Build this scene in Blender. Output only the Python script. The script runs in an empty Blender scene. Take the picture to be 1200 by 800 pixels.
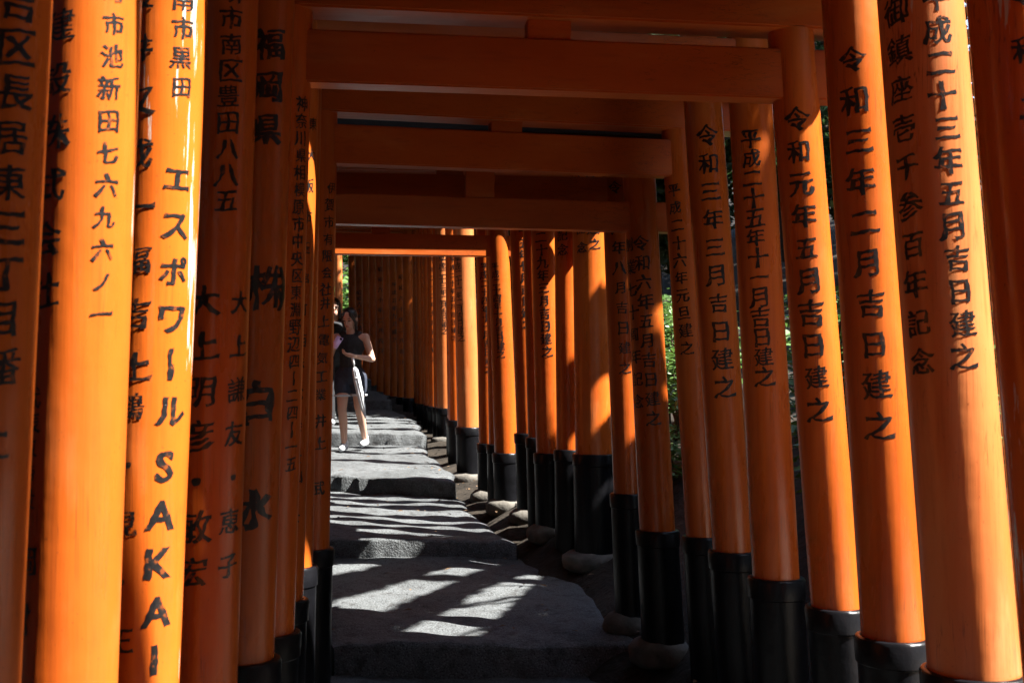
import bpy, bmesh, math, random
import numpy as np
from mathutils import Vector, Matrix, Quaternion
random.seed(11)
sc = bpy.context.scene
COL = sc.collection

# ------------------------------------------------------------------ camera, sky, sun, exposure
W0, H0, F = 1200.0, 800.0, 1400.0          # photograph size and focal length in its pixels
CAMZ = 1.63
TILT = math.atan(38.0 / F)
cam_d = bpy.data.cameras.new('camera')
cam = bpy.data.objects.new('camera', cam_d)
COL.objects.link(cam)
cam.location = (0, 0, CAMZ)
cam.rotation_euler = (math.pi / 2 + TILT, 0, 0)
cam_d.sensor_width = 36.0
cam_d.lens = 36.0 * F / W0
cam_d.clip_start = 0.05
cam_d.clip_end = 2000
cam_d.dof.use_dof = True
cam_d.dof.focus_distance = 6.5
cam_d.dof.aperture_fstop = 7.1
sc.camera = cam

SUN_AZ, SUN_EL = math.radians(104), math.radians(51)
world = bpy.data.worlds.new('World')
sc.world = world
world.use_nodes = True
wn = world.node_tree
sky = wn.nodes.new('ShaderNodeTexSky')
sky.sky_type = 'NISHITA'
sky.sun_disc = False
sky.sun_elevation = SUN_EL
sky.sun_rotation = SUN_AZ
wn.links.new(sky.outputs[0], wn.nodes['Background'].inputs[0])
wn.nodes['Background'].inputs[1].default_value = 0.085
sun_d = bpy.data.lights.new('sun', 'SUN')
sun_d.energy = 5.0
sun_d.angle = math.radians(0.5)
sun_d.color = (1.0, 0.96, 0.90)
sun = bpy.data.objects.new('sun', sun_d)
COL.objects.link(sun)
to_sun = Vector((math.sin(SUN_AZ) * math.cos(SUN_EL), math.cos(SUN_AZ) * math.cos(SUN_EL), math.sin(SUN_EL)))
sun.rotation_euler = (-to_sun).to_track_quat('-Z', 'Y').to_euler()
sun.location = to_sun * 60
sc.view_settings.view_transform = 'Standard'
sc.view_settings.look = 'None'
sc.view_settings.exposure = 2.5
sc.view_settings.gamma = 1.0
sc.render.engine = 'CYCLES'
sc.cycles.use_denoising = True
sc.cycles.max_bounces = 8
sc.cycles.diffuse_bounces = 5
sc.cycles.glossy_bounces = 4
sc.cycles.transmission_bounces = 3
sc.cycles.transparent_max_bounces = 4
sc.cycles.caustics_reflective = False
sc.cycles.caustics_refractive = False
sc.cycles.sample_clamp_indirect = 6.0


def P(px, py, Y):
    """Point on the ray through a pixel of the photograph at distance Y ahead."""
    u, v = (px - W0 / 2) / F, (H0 / 2 - py) / F
    c, s = math.cos(TILT), math.sin(TILT)
    d = Vector((u, c - v * s, s + v * c))
    return Vector((0, 0, CAMZ)) + d * (Y / d.y)


# ------------------------------------------------------------------ materials
def new_mat(name):
    m = bpy.data.materials.new(name)
    m.use_nodes = True
    nt = m.node_tree
    return m, nt, nt.nodes['Principled BSDF']


def N(nt, typ, **kw):
    n = nt.nodes.new(typ)
    for k, v in kw.items():
        if k.startswith('i_'):
            n.inputs[int(k[2:]) if k[2:].isdigit() else k[2:].replace('_', ' ')].default_value = v
        else:
            setattr(n, k, v)
    return n


def coords(nt, scale=(1, 1, 1), out='Object'):
    tc = N(nt, 'ShaderNodeTexCoord')
    mp = N(nt, 'ShaderNodeMapping')
    mp.inputs['Scale'].default_value = scale
    nt.links.new(tc.outputs[out], mp.inputs[0])
    return mp.outputs[0]


def noise(nt, vec, scale, detail=4, rough=0.55):
    n = N(nt, 'ShaderNodeTexNoise')
    n.inputs['Scale'].default_value = scale
    n.inputs['Detail'].default_value = detail
    n.inputs['Roughness'].default_value = rough
    nt.links.new(vec, n.inputs['Vector'])
    return n.outputs['Fac']


def ramp(nt, fac, stops):
    r = N(nt, 'ShaderNodeValToRGB')
    e = r.color_ramp.elements
    while len(e) < len(stops):
        e.new(0.5)
    for el, (p, c) in zip(e, stops):
        el.position = p
        el.color = c if len(c) == 4 else (*c, 1)
    nt.links.new(fac, r.inputs[0])
    return r.outputs[0]


def mix(nt, fac, a, b):
    m = N(nt, 'ShaderNodeMix', data_type='RGBA')
    for sock, v in ((m.inputs[0], fac), (m.inputs[6], a), (m.inputs[7], b)):
        if isinstance(v, bpy.types.NodeSocket):
            nt.links.new(v, sock)
        else:
            sock.default_value = v if isinstance(v, float) else (*v[:3], 1)
    return m.outputs[2]


def bump(nt, bsdf, h, strength, dist=0.01, prev=None):
    b = N(nt, 'ShaderNodeBump')
    b.inputs['Strength'].default_value = strength
    b.inputs['Distance'].default_value = dist
    nt.links.new(h, b.inputs['Height'])
    if prev is not None:
        nt.links.new(prev, b.inputs['Normal'])
    nt.links.new(b.outputs[0], bsdf.inputs['Normal'])
    return b.outputs[0]


def vermilion(name, wear, rough=(0.2, 0.38), horizontal=False, rub_sunlit=0.45):
    m, nt, b = new_mat(name)
    st = (0.25, 1, 1) if horizontal else (1, 1, 0.22)
    v = coords(nt, st)
    v1 = coords(nt)
    base = ramp(nt, noise(nt, v, 5, 6), [(0.3, (0.52, 0.135, 0.030)), (0.55, (0.58, 0.175, 0.048)), (0.75, (0.63, 0.215, 0.070))] if rub_sunlit > 1 else [(0.3, (0.43, 0.076, 0.008)), (0.55, (0.51, 0.104, 0.011)), (0.75, (0.56, 0.135, 0.018))])  # the paler ramp puts strong sun into the base colour
    # faint fading and grime in long runs
    run = noise(nt, coords(nt, (18, 18, 0.5) if not horizontal else (0.5, 18, 18)), 2.2, 5, 0.6)
    c = mix(nt, ramp(nt, run, [(0.54, (0, 0, 0)), (0.78, (0.6, 0.6, 0.6))]), base, (0.30, 0.052, 0.010))
    spk = noise(nt, v1, 140, 2, 0.5)
    c = mix(nt, ramp(nt, spk, [(0.70, (0, 0, 0)), (0.74, (0.6, 0.6, 0.6))]), c, (0.2, 0.04, 0.012))
    # hairline checks along the grain, here and there, and paler rubbed patches
    ck = noise(nt, coords(nt, (34, 34, 0.45) if not horizontal else (0.45, 34, 34)), 1.7, 3, 0.5)
    line = ramp(nt, ck, [(0.488, (0, 0, 0)), (0.497, (1, 1, 1)), (0.503, (1, 1, 1)), (0.512, (0, 0, 0))])
    where = ramp(nt, noise(nt, v1, 2.3, 3), [(0.52, (0, 0, 0)), (0.62, (0.75, 0.75, 0.75))])
    mk = N(nt, 'ShaderNodeMix', data_type='RGBA', blend_type='MULTIPLY')
    mk.inputs[0].default_value = 1
    nt.links.new(line, mk.inputs[6]); nt.links.new(where, mk.inputs[7])
    c = mix(nt, mk.outputs[2], c, (0.13, 0.028, 0.010))
    rub = ramp(nt, noise(nt, coords(nt, (5, 5, 1.0) if not horizontal else (1, 5, 5)), 2.0, 6, 0.6), [(0.56, (0, 0, 0)), (0.72, (0.5 * rub_sunlit, 0.5 * rub_sunlit, 0.5 * rub_sunlit))])
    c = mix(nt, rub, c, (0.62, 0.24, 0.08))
    if wear > 0:
        ch = noise(nt, coords(nt, (26, 26, 1.1)), 1.6, 7, 0.62)
        area = noise(nt, coords(nt, (3, 3, 0.8)), 1.3, 2, 0.5)
        mm = N(nt, 'ShaderNodeMath', operation='MULTIPLY')
        nt.links.new(ch, mm.inputs[0]); nt.links.new(area, mm.inputs[1])
        t = 0.44 - 0.10 * wear
        w = ramp(nt, mm.outputs[0], [(t, (0, 0, 0)), (t + 0.012, (1, 1, 1))])
        c = mix(nt, w, c, (0.52, 0.49, 0.42))
    oi = N(nt, 'ShaderNodeObjectInfo')
    hs = N(nt, 'ShaderNodeHueSaturation')
    mr = N(nt, 'ShaderNodeMapRange')
    mr.inputs['To Min'].default_value = 0.84
    mr.inputs['To Max'].default_value = 1.06
    nt.links.new(oi.outputs['Random'], mr.inputs[0])
    nt.links.new(mr.outputs[0], hs.inputs['Value'])
    nt.links.new(c, hs.inputs['Color'])
    nt.links.new(hs.outputs[0], b.inputs['Base Color'])
    rr = N(nt, 'ShaderNodeMapRange')
    rr.inputs['From Min'].default_value = 0.3
    rr.inputs['From Max'].default_value = 0.7
    rr.inputs['To Min'].default_value = rough[0]
    rr.inputs['To Max'].default_value = rough[1]
    nt.links.new(noise(nt, v, 9, 5), rr.inputs[0])
    nt.links.new(rr.outputs[0], b.inputs['Roughness'])
    b.inputs['IOR'].default_value = 1.5
    n1 = bump(nt, b, noise(nt, coords(nt, (30, 30, 1.2) if not horizontal else (1.2, 30, 30)), 2, 4), 0.22, 0.004)
    bump(nt, b, noise(nt, v1, 9, 2), 0.25, 0.008, n1)
    return m


def simple(name, col, rough=0.5, var=0.25, scale=8, bmp=0.2, spec=0.5, dist=0.01):
    m, nt, b = new_mat(name)
    v = coords(nt)
    f = noise(nt, v, scale, 6)
    lo = tuple(x * (1 - var) for x in col)
    hi = tuple(min(1, x * (1 + var)) for x in col)
    nt.links.new(ramp(nt, f, [(0.3, lo), (0.7, hi)]), b.inputs['Base Color'])
    b.inputs['Roughness'].default_value = rough
    b.inputs['Specular IOR Level'].default_value = spec
    if bmp:
        bump(nt, b, noise(nt, v, scale * 4, 5), bmp, dist)
    return m


def ink_mat(name, t):
    m, nt, b = new_mat(name)
    v = coords(nt)
    f = noise(nt, v, 55, 5, 0.65)
    c = ramp(nt, f, [(0.3, (0.006, 0.006, 0.007)), (t, (0.016, 0.014, 0.013)), (t + 0.04, (0.16, 0.04, 0.010))])
    nt.links.new(c, b.inputs['Base Color'])
    b.inputs['Roughness'].default_value = 0.3
    bump(nt, b, f, 0.3, 0.003)
    return m


def concrete():
    m, nt, b = new_mat('path_concrete')
    v = coords(nt, out='Object')
    big = noise(nt, v, 1.6, 5)
    mid = noise(nt, v, 14, 6, 0.65)
    c = ramp(nt, big, [(0.3, (0.060, 0.065, 0.067)), (0.7, (0.115, 0.124, 0.128))])
    vo = N(nt, 'ShaderNodeTexVoronoi')
    vo.inputs['Scale'].default_value = 75
    nt.links.new(v, vo.inputs['Vector'])
    sp = ramp(nt, vo.outputs['Distance'], [(0.18, (0.0, 0.0, 0.0)), (0.42, (1, 1, 1))])
    c = mix(nt, 0.5, c, mix(nt, sp, (0.20, 0.214, 0.22), c))
    c = mix(nt, ramp(nt, mid, [(0.34, (0.9, 0.9, 0.9)), (0.50, (0, 0, 0))]), c, (0.045, 0.046, 0.046))
    fine = noise(nt, v, 120, 3, 0.6)
    c = mix(nt, ramp(nt, fine, [(0.36, (0.95, 0.95, 0.95)), (0.47, (0, 0, 0))]), c, (0.025, 0.025, 0.025))
    nt.links.new(c, b.inputs['Base Color'])
    b.inputs['Roughness'].default_value = 0.82
    b.inputs['Specular IOR Level'].default_value = 0.3
    n1 = bump(nt, b, mid, 0.55, 0.02)
    n2 = bump(nt, b, vo.outputs['Distance'], 0.5, 0.008, n1)
    bump(nt, b, fine, 0.6, 0.006, n2)
    return m


def leaf_mat(name, lo, hi, scale=1.3):
    m, nt, b = new_mat(name)
    v = coords(nt)
    f = noise(nt, v, scale, 3)
    g = noise(nt, v, 23, 2)
    c = mix(nt, g, ramp(nt, f, [(0.35, lo), (0.65, hi)]), tuple(x * 1.25 for x in hi))
    nt.links.new(c, b.inputs['Base Color'])
    b.inputs['Roughness'].default_value = 0.45
    tr = N(nt, 'ShaderNodeBsdfTranslucent')
    nt.links.new(c, tr.inputs[0])
    ms = N(nt, 'ShaderNodeMixShader')
    ms.inputs[0].default_value = 0.3
    out = nt.nodes['Material Output']
    nt.links.new(b.outputs[0], ms.inputs[1])
    nt.links.new(tr.outputs[0], ms.inputs[2])
    nt.links.new(ms.outputs[0], out.inputs['Surface'])
    return m


M = dict(
    paint=vermilion('vermilion_paint', 0),
    paint_used=vermilion('vermilion_paint_scuffed', 0.25),
    paint_sunlit=vermilion('vermilion_paint_sunlit', 0.1, (0.25, 0.4), False, 1.6),  # paler copy for sunlit posts, their glare painted into the colour
    paint_worn=vermilion('vermilion_paint_worn', 0.85, (0.12, 0.3)),
    beam=vermilion('vermilion_beam_paint', 0, (0.3, 0.5), True),
    ink=ink_mat('black_lacquer_ink', 0.60),
    ink_worn=ink_mat('chipped_black_ink', 0.575),
    sleeve=simple('black_sleeve', (0.004, 0.004, 0.005), 0.34, 0.6, 6, 0.25, 0.2, 0.01),
    kasagi=simple('black_roof_paint', (0.012, 0.011, 0.011), 0.5),
    stone=simple('foundation_stone', (0.10, 0.09, 0.075), 0.9, 0.45, 9, 0.6),
    concrete=concrete(),
    bounce_strip=simple('pale_bounce_strip', (0.42, 0.38, 0.32), 0.9, 0.35, 40, 0.6, 0.3, 0.02),
    soil=simple('forest_soil', (0.022, 0.017, 0.012), 0.95, 0.5, 3, 0.8, 0.2, 0.05),
    bark=simple('bark', (0.06, 0.045, 0.032), 0.9, 0.4, 10, 0.8, 0.2, 0.03),
    leaf=leaf_mat('leaf_green', (0.035, 0.075, 0.018), (0.09, 0.17, 0.035)),
    leaf_dark=leaf_mat('leaf_dark', (0.018, 0.04, 0.014), (0.045, 0.085, 0.025), 0.6),
    dead_leaf=simple('dead_leaf', (0.10, 0.055, 0.022), 0.7, 0.6, 4, 0),
    skin=simple('skin', (0.52, 0.31, 0.22), 0.5, 0.06, 6, 0),
    hair=simple('dark_hair', (0.016, 0.011, 0.009), 0.4, 0.4, 40, 0.3),
    black_cloth=simple('black_cloth', (0.012, 0.012, 0.014), 0.85, 0.3, 30, 0.3),
    navy_cloth=simple('navy_cloth', (0.014, 0.019, 0.035), 0.8, 0.3, 30, 0.3),
    white_cloth=simple('white_cloth', (0.46, 0.48, 0.50), 0.7, 0.08, 20, 0.2),
    lilac=simple('lilac_plastic', (0.60, 0.42, 0.66), 0.3, 0.05, 5, 0),
    screen=simple('dark_glass', (0.01, 0.01, 0.012), 0.08, 0.1, 5, 0),
    eye=simple('dark_eye', (0.012, 0.009, 0.008), 0.2, 0.1, 5, 0),
    lip=simple('lip', (0.38, 0.13, 0.11), 0.4, 0.05, 5, 0),
    metal=simple('grey_metal', (0.45, 0.46, 0.47), 0.35, 0.1, 10, 0),
)

# ------------------------------------------------------------------ object helpers
def link_mesh(name, verts, faces, mat, parent=None, loc=None, smooth=True):
    me = bpy.data.meshes.new(name)
    me.from_pydata([tuple(v) for v in verts], [], faces)
    me.materials.append(mat)
    if smooth:
        me.polygons.foreach_set('use_smooth', [True] * len(me.polygons))
    me.update()
    o = bpy.data.objects.new(name, me)
    COL.objects.link(o)
    if parent is not None:
        o.parent = parent
    if loc is not None:
        o.location = loc
    return o


def bm_obj(name, bm, mat, parent=None, loc=None, smooth=True):
    me = bpy.data.meshes.new(name)
    bm.to_mesh(me)
    bm.free()
    me.materials.append(mat)
    if smooth:
        me.polygons.foreach_set('use_smooth', [True] * len(me.polygons))
    o = bpy.data.objects.new(name, me)
    COL.objects.link(o)
    if parent is not None:
        o.parent = parent
    if loc is not None:
        o.location = loc
    return o


def empty(name, loc, label, cat, group=None):
    o = bpy.data.objects.new(name, None)
    COL.objects.link(o)
    o.location = loc
    o.empty_display_size = 0.2
    tag(o, label, cat, group)
    return o


def tag(o, label, cat, group=None):
    o['label'] = label
    o['category'] = cat
    if group:
        o['group'] = group
    return o


# ------------------------------------------------------------------ the lie of the land
RY = np.array([-6, 2.2, 3.3, 4.2, 4.8, 5.35, 5.9, 6.3, 7, 8, 8.4, 8.9, 9.5, 10, 10.6, 12, 15, 17, 27, 40])
RX = np.array([1.35, 1.22, 1.17, 1.06, 1.0, .94, .88, .74, .64, .54, .39, .26, .08, -.07, -.22, -.46, -.86, -1.34, -3.6, -6.0])


def row_x(y):
    return float(np.interp(y, RY, RX))


STEPS = [(-5.0, 6.5, 0.0, 0.0), (6.5, 8.8, 0.18, 0.297), (8.8, 11.1, 0.423, 0.542), (11.1, 14.0, 0.694, 0.80),
         (14.0, 17.5, 0.95, 1.10), (17.5, 21.0, 1.24, 1.40), (21.0, 25.0, 1.53, 1.70), (25.0, 30.0, 1.84, 2.05)]
GY = np.array([-80, -5, 6.4, 7.5, 10, 12, 14, 17.5, 21, 25, 30, 60, 150])
GZ = np.array([-3, -.16, -.12, .06, .36, .52, .66, .95, 1.22, 1.5, 1.85, 8, 22])


SHY = np.array([3.0, 4.5, 6.3, 8, 8.9, 10, 12, 15, 17.5])
SHZ = np.array([-.12, 0.0, .20, .36, .46, .52, .63, .80, .95])


def ground_z(x, y):
    z = float(np.interp(y, GY, GZ))
    t = x - row_x(y)
    if 3.0 < y < 17.5 and t > -.32:            # the shoulder under the right-hand row lies higher than the bed of the path
        w = min(1, (t + .32) / .30)
        z += (float(np.interp(y, SHY, SHZ)) - z) * w * w * (3 - 2 * w)
    if t > 0.3:
        z += 0.85 * max(0, min(t - 0.3, 0.75)) + 0.12 * max(0, min(t - 1.05, 2)) + 0.22 * max(0, t - 3.05)
    if t < -2.5:
        z += 0.10 * min(-2.5 - t, 3) + 0.22 * max(0, -5.5 - t)
    z += 0.05 * math.sin(2.1 * x + 0.7 * y) * math.cos(1.3 * y - x) * min(1, 0.3 + abs(t + 1) * 0.4)
    return z


def build_ground():
    xs = np.unique(np.concatenate([np.linspace(-140, -12, 22), np.arange(-12, 9, 0.3), np.linspace(9, 140, 22)]))
    ys = np.unique(np.concatenate([np.linspace(-80, -6, 14), np.arange(-6, 32, 0.35), np.linspace(32, 150, 24)]))
    V = [(x, y, ground_z(x, y)) for y in ys for x in xs]
    nx = len(xs)
    Fc = [(j * nx + i, j * nx + i + 1, (j + 1) * nx + i + 1, (j + 1) * nx + i) for j in range(len(ys) - 1) for i in range(nx - 1)]
    g = link_mesh('ground', V, Fc, M['soil'])
    g['kind'] = 'structure'


def build_path():
    skew = [0, 0.0, -0.10, -0.75, -0.3, 0.2, 0, 0, 0]
    for k, (y0, y1, z0, z1) in enumerate(STEPS):
        nu, nv = 46, max(16, int((y1 - y0) / 0.06))
        rnd = random.Random(40 + k)
        ph = [rnd.uniform(0, 6.28) for _ in range(6)]
        V, Fc = [], []

        def front(u, kk):
            if kk == 0:
                return -5.0
            if kk >= len(STEPS):
                return STEPS[-1][1]
            r = random.Random(900 + kk)
            p = [r.uniform(0, 6.28) for _ in range(4)]
            return STEPS[kk][0] + skew[kk] * (u - 0.4) - 0.05 * math.cos((u - 0.5) * 2.6) + 0.008 * math.sin(6 * u + p[0]) + 0.005 * math.sin(23 * u + p[1]) + 0.004 * math.sin(61 * u + p[2])
        rows = [-0.35, -0.002, 0.0, 0.03]
        params = [('d', 0.34), ('d', 0.02)] + [('v', i / nv) for i in range(nv + 1)]
        for typ, val in params:
            for i in range(nu + 1):
                u = i / nu
                ya, yb = front(u, k), front(u, k + 1) + 0.06
                if typ == 'd':
                    y = ya + (0.012 if val > .1 else 0.0)
                    ym = ya
                    drop = val
                else:
                    w = val ** 1.15
                    y = ya + 0.014 * (1 if val == 0 else 1) + (yb - ya) * w
                    drop = 0.004 if val == 0 else 0.0
                yc = min(max(y, -5), 29.9)
                xl = row_x(yc) - (1.72 if k == 1 else 1.86) + 0.05 * math.sin(1.9 * y + ph[0]) + 0.02 * math.sin(7 * y + ph[1])
                xr = row_x(yc) - 0.27 + (0.26 * min(1, max(0, (9.2 - y) / 2.6)) if k < 3 else 0) + 0.05 * math.sin(1.7 * y + ph[2]) + 0.02 * math.sin(6 * y + ph[3])
                x = xl + (xr - xl) * u
                t = (y - y0) / (y1 - y0)
                z = z0 + (z1 - z0) * t - drop
                if typ == 'v':
                    z += 0.008 * math.sin(5 * x + 3 * y + ph[4]) + 0.006 * math.sin(11 * y - 4 * x + ph[5]) + 0.004 * math.sin(23 * x + 17 * y)
                    e = min(u, 1 - u)
                    z -= 0.02 * max(0, 1 - e / 0.05) ** 2
                else:
                    y += 0.005 * math.sin(9 * x + 20 * drop + ph[0])
                V.append((x, y, z))
        n = nu + 1
        for j in range(len(params) - 1):
            for i in range(nu):
                a = j * n + i
                Fc.append((a, a + 1, a + n + 1, a + n))
        # side skirts
        base = len(V)
        for side in (0, nu):
            ids = [j * n + side for j in range(len(params))]
            st = len(V)
            for a in ids:
                x, y, z = V[a]
                V.append((x + (-0.02 if side == 0 else 0.02), y, z - 0.34))
            for j in range(len(ids) - 1):
                q = (ids[j], ids[j + 1], st + j + 1, st + j)
                Fc.append(q if side == nu else q[::-1])
        p = link_mesh('path', V, Fc, M['concrete'])
        p['kind'] = 'structure'


def build_bounce_strip():  # pale strip added outside the right row to bounce light onto the left posts
    xs, ys = np.arange(0, 1.001, .05), np.arange(-1.5, 4.01, .15)
    V = []
    for y in ys:
        for u in xs:
            x = row_x(y) + .42 + u * 2.9 + .08 * math.sin(3 * y + 5 * u)
            V.append((x, y, ground_z(x, y) + .02))
    n = len(xs)
    Fc = [(j * n + i, j * n + i + 1, (j + 1) * n + i + 1, (j + 1) * n + i) for j in range(len(ys) - 1) for i in range(n - 1)]
    g = link_mesh('bounce_strip', V, Fc, M['bounce_strip'])
    g['kind'] = 'structure'


build_ground()
build_path()
build_bounce_strip()

# ------------------------------------------------------------------ writing
_glyph = {}


def glyph(ch, bold=0.013):
    """2-D mesh of one character, sliced so that it can be wrapped round a pillar; uneven as if brushed."""
    key = (ch, bold)
    if key in _glyph:
        return _glyph[key]
    c = bpy.data.curves.new('glyph', 'FONT')
    c.body = ch
    c.resolution_u = 3
    o = bpy.data.objects.new('glyph', c)
    COL.objects.link(o)
    bpy.context.view_layer.update()
    dg = bpy.context.evaluated_depsgraph_get()
    me = bpy.data.meshes.new_from_object(o.evaluated_get(dg))
    bpy.data.objects.remove(o)
    bpy.data.curves.remove(c)
    bm = bmesh.new()
    bm.from_mesh(me)
    bpy.data.meshes.remove(me)
    for ax, st in ((0, 0.09), (1, 0.12)):
        k = -0.2
        while k < 1.25:
            co, no = [0, 0, 0], [0, 0, 0]
            co[ax] = k + 0.013
            no[ax] = 1
            bmesh.ops.bisect_plane(bm, geom=bm.verts[:] + bm.edges[:] + bm.faces[:], plane_co=co, plane_no=no, dist=1e-5)
            k += st
    bmesh.ops.remove_doubles(bm, verts=bm.verts[:], dist=1e-5)
    r = random.Random(hash(ord(ch)))
    p = [r.uniform(0, 6.28) for _ in range(6)]
    # swell the strokes: uprights thick, crossbars thin, uneven like a loaded brush
    r0 = random.Random(ord(ch) * 7 + 1)
    q = [r0.uniform(0, 6.28) for _ in range(4)]
    wob = 1.0 if ord(ch) > 0x30ff else 0.3
    area = sum(f.calc_area() for f in bm.faces)
    bold *= max(0.5, min(1.2, 1.75 - 3.2 * area))
    mv = {}
    for v in bm.verts:
        nn = Vector((0, 0))
        k = 0
        for e in v.link_edges:
            if len(e.link_faces) == 1:
                f = e.link_faces[0]
                a, b = e.verts
                t = (b.co - a.co).xy
                if t.length < 1e-6:
                    continue
                t.normalize()
                n1 = Vector((t.y, -t.x))
                mid = (a.co + b.co).xy / 2
                if (f.calc_center_median().xy - mid).dot(n1) > 0:
                    n1 = -n1
                nn += n1
                k += 1
        if k >= 2 and nn.length > 0.3:
            u = nn.normalized()
            m_ = min(1.6, 2.0 / nn.length)
            d_ = bold * (0.55 + 1.0 * abs(u.x)) * (1.0 + wob * 0.6 * math.sin(7 * v.co.y + 5 * v.co.x + q[0]) + wob * 0.35 * math.sin(15 * v.co.x - 11 * v.co.y + q[1]))
            mv[v] = u * m_ * d_
    for v, d_ in mv.items():
        v.co.x += d_.x
        v.co.y += d_.y
    bm.verts.index_update()
    xs = [v.co.x for v in bm.verts]
    cx = 0.5 if ord(ch) > 0x2fff else (min(xs) + max(xs)) / 2
    V = []
    for v in bm.verts:
        x, y = v.co.x - cx, v.co.y - 0.38
        am = 1.0 if ord(ch) > 0x30ff else 0.35
        x2 = x + am * 0.020 * math.sin(8 * y + p[0]) + 0.012 * math.sin(23 * y + 7 * x + p[1])
        y2 = y + (0.105 * x if am == 1.0 else 0.02 * x) + am * 0.016 * math.sin(8 * x + p[2]) + 0.010 * math.sin(21 * x - 9 * y + p[3])
        V.append((x2, y2))
    Fc = [[v.index for v in f.verts] for f in bm.faces]
    bm.free()
    _glyph[key] = (V, Fc)
    return _glyph[key]


# ------------------------------------------------------------------ torii gates
class Pillar:
    """A leaning, slightly tapered round post given by two pixels of its axis at one distance."""
    def __init__(s, x0, y0, x1, y1, D, d, base_px=None, base_z=None):
        s.px = (x0, y0, x1, y1)
        s.D, s.r = D, d / 2
        a, b = P(x0, y0, D), P(x1, y1, D)
        s.k = (a.x - b.x) / (a.z - b.z)
        s.gx = b.x - s.k * b.z
        s.z0 = ground_z(s.at(0.3), D) - 0.02
        s.base_z = base_z if base_z is not None else P(x1, base_px, D).z
        s.top = None

    def at(s, z):
        return s.gx + s.k * z

    def rad(s, z):
        return s.r * (1.0 - 0.035 * (z - s.base_z))

    def axis_px(s, y):
        x0, y0, x1, y1 = s.px
        return x0 + (x1 - x0) * (y - y0) / (y1 - y0)


def lathe(prof, seg, cx, cy, lean=0.0, z_ref=0.0, cap=True, seed=0):
    V, Fc = [], []
    for r, z in prof:
        for i in range(seg):
            a = 2 * math.pi * i / seg
            V.append((cx + lean * (z - z_ref) + r * math.cos(a), cy + r * math.sin(a), z))
    for j in range(len(prof) - 1):
        for i in range(seg):
            a, b = j * seg + i, j * seg + (i + 1) % seg
            Fc.append((a, b, b + seg, a + seg))
    if cap:
        Fc.append(tuple(range(seg))[::-1])
        n = (len(prof) - 1) * seg
        Fc.append(tuple(range(n, n + seg)))
    return V, Fc


def add_edge_split(o, ang=40):
    me = o.data
    bm = bmesh.new()
    bm.from_mesh(me)
    for e in bm.edges:
        if len(e.link_faces) == 2 and e.calc_face_angle(0) > math.radians(ang):
            e.smooth = False
    bm.to_mesh(me)
    bm.free()


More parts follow.
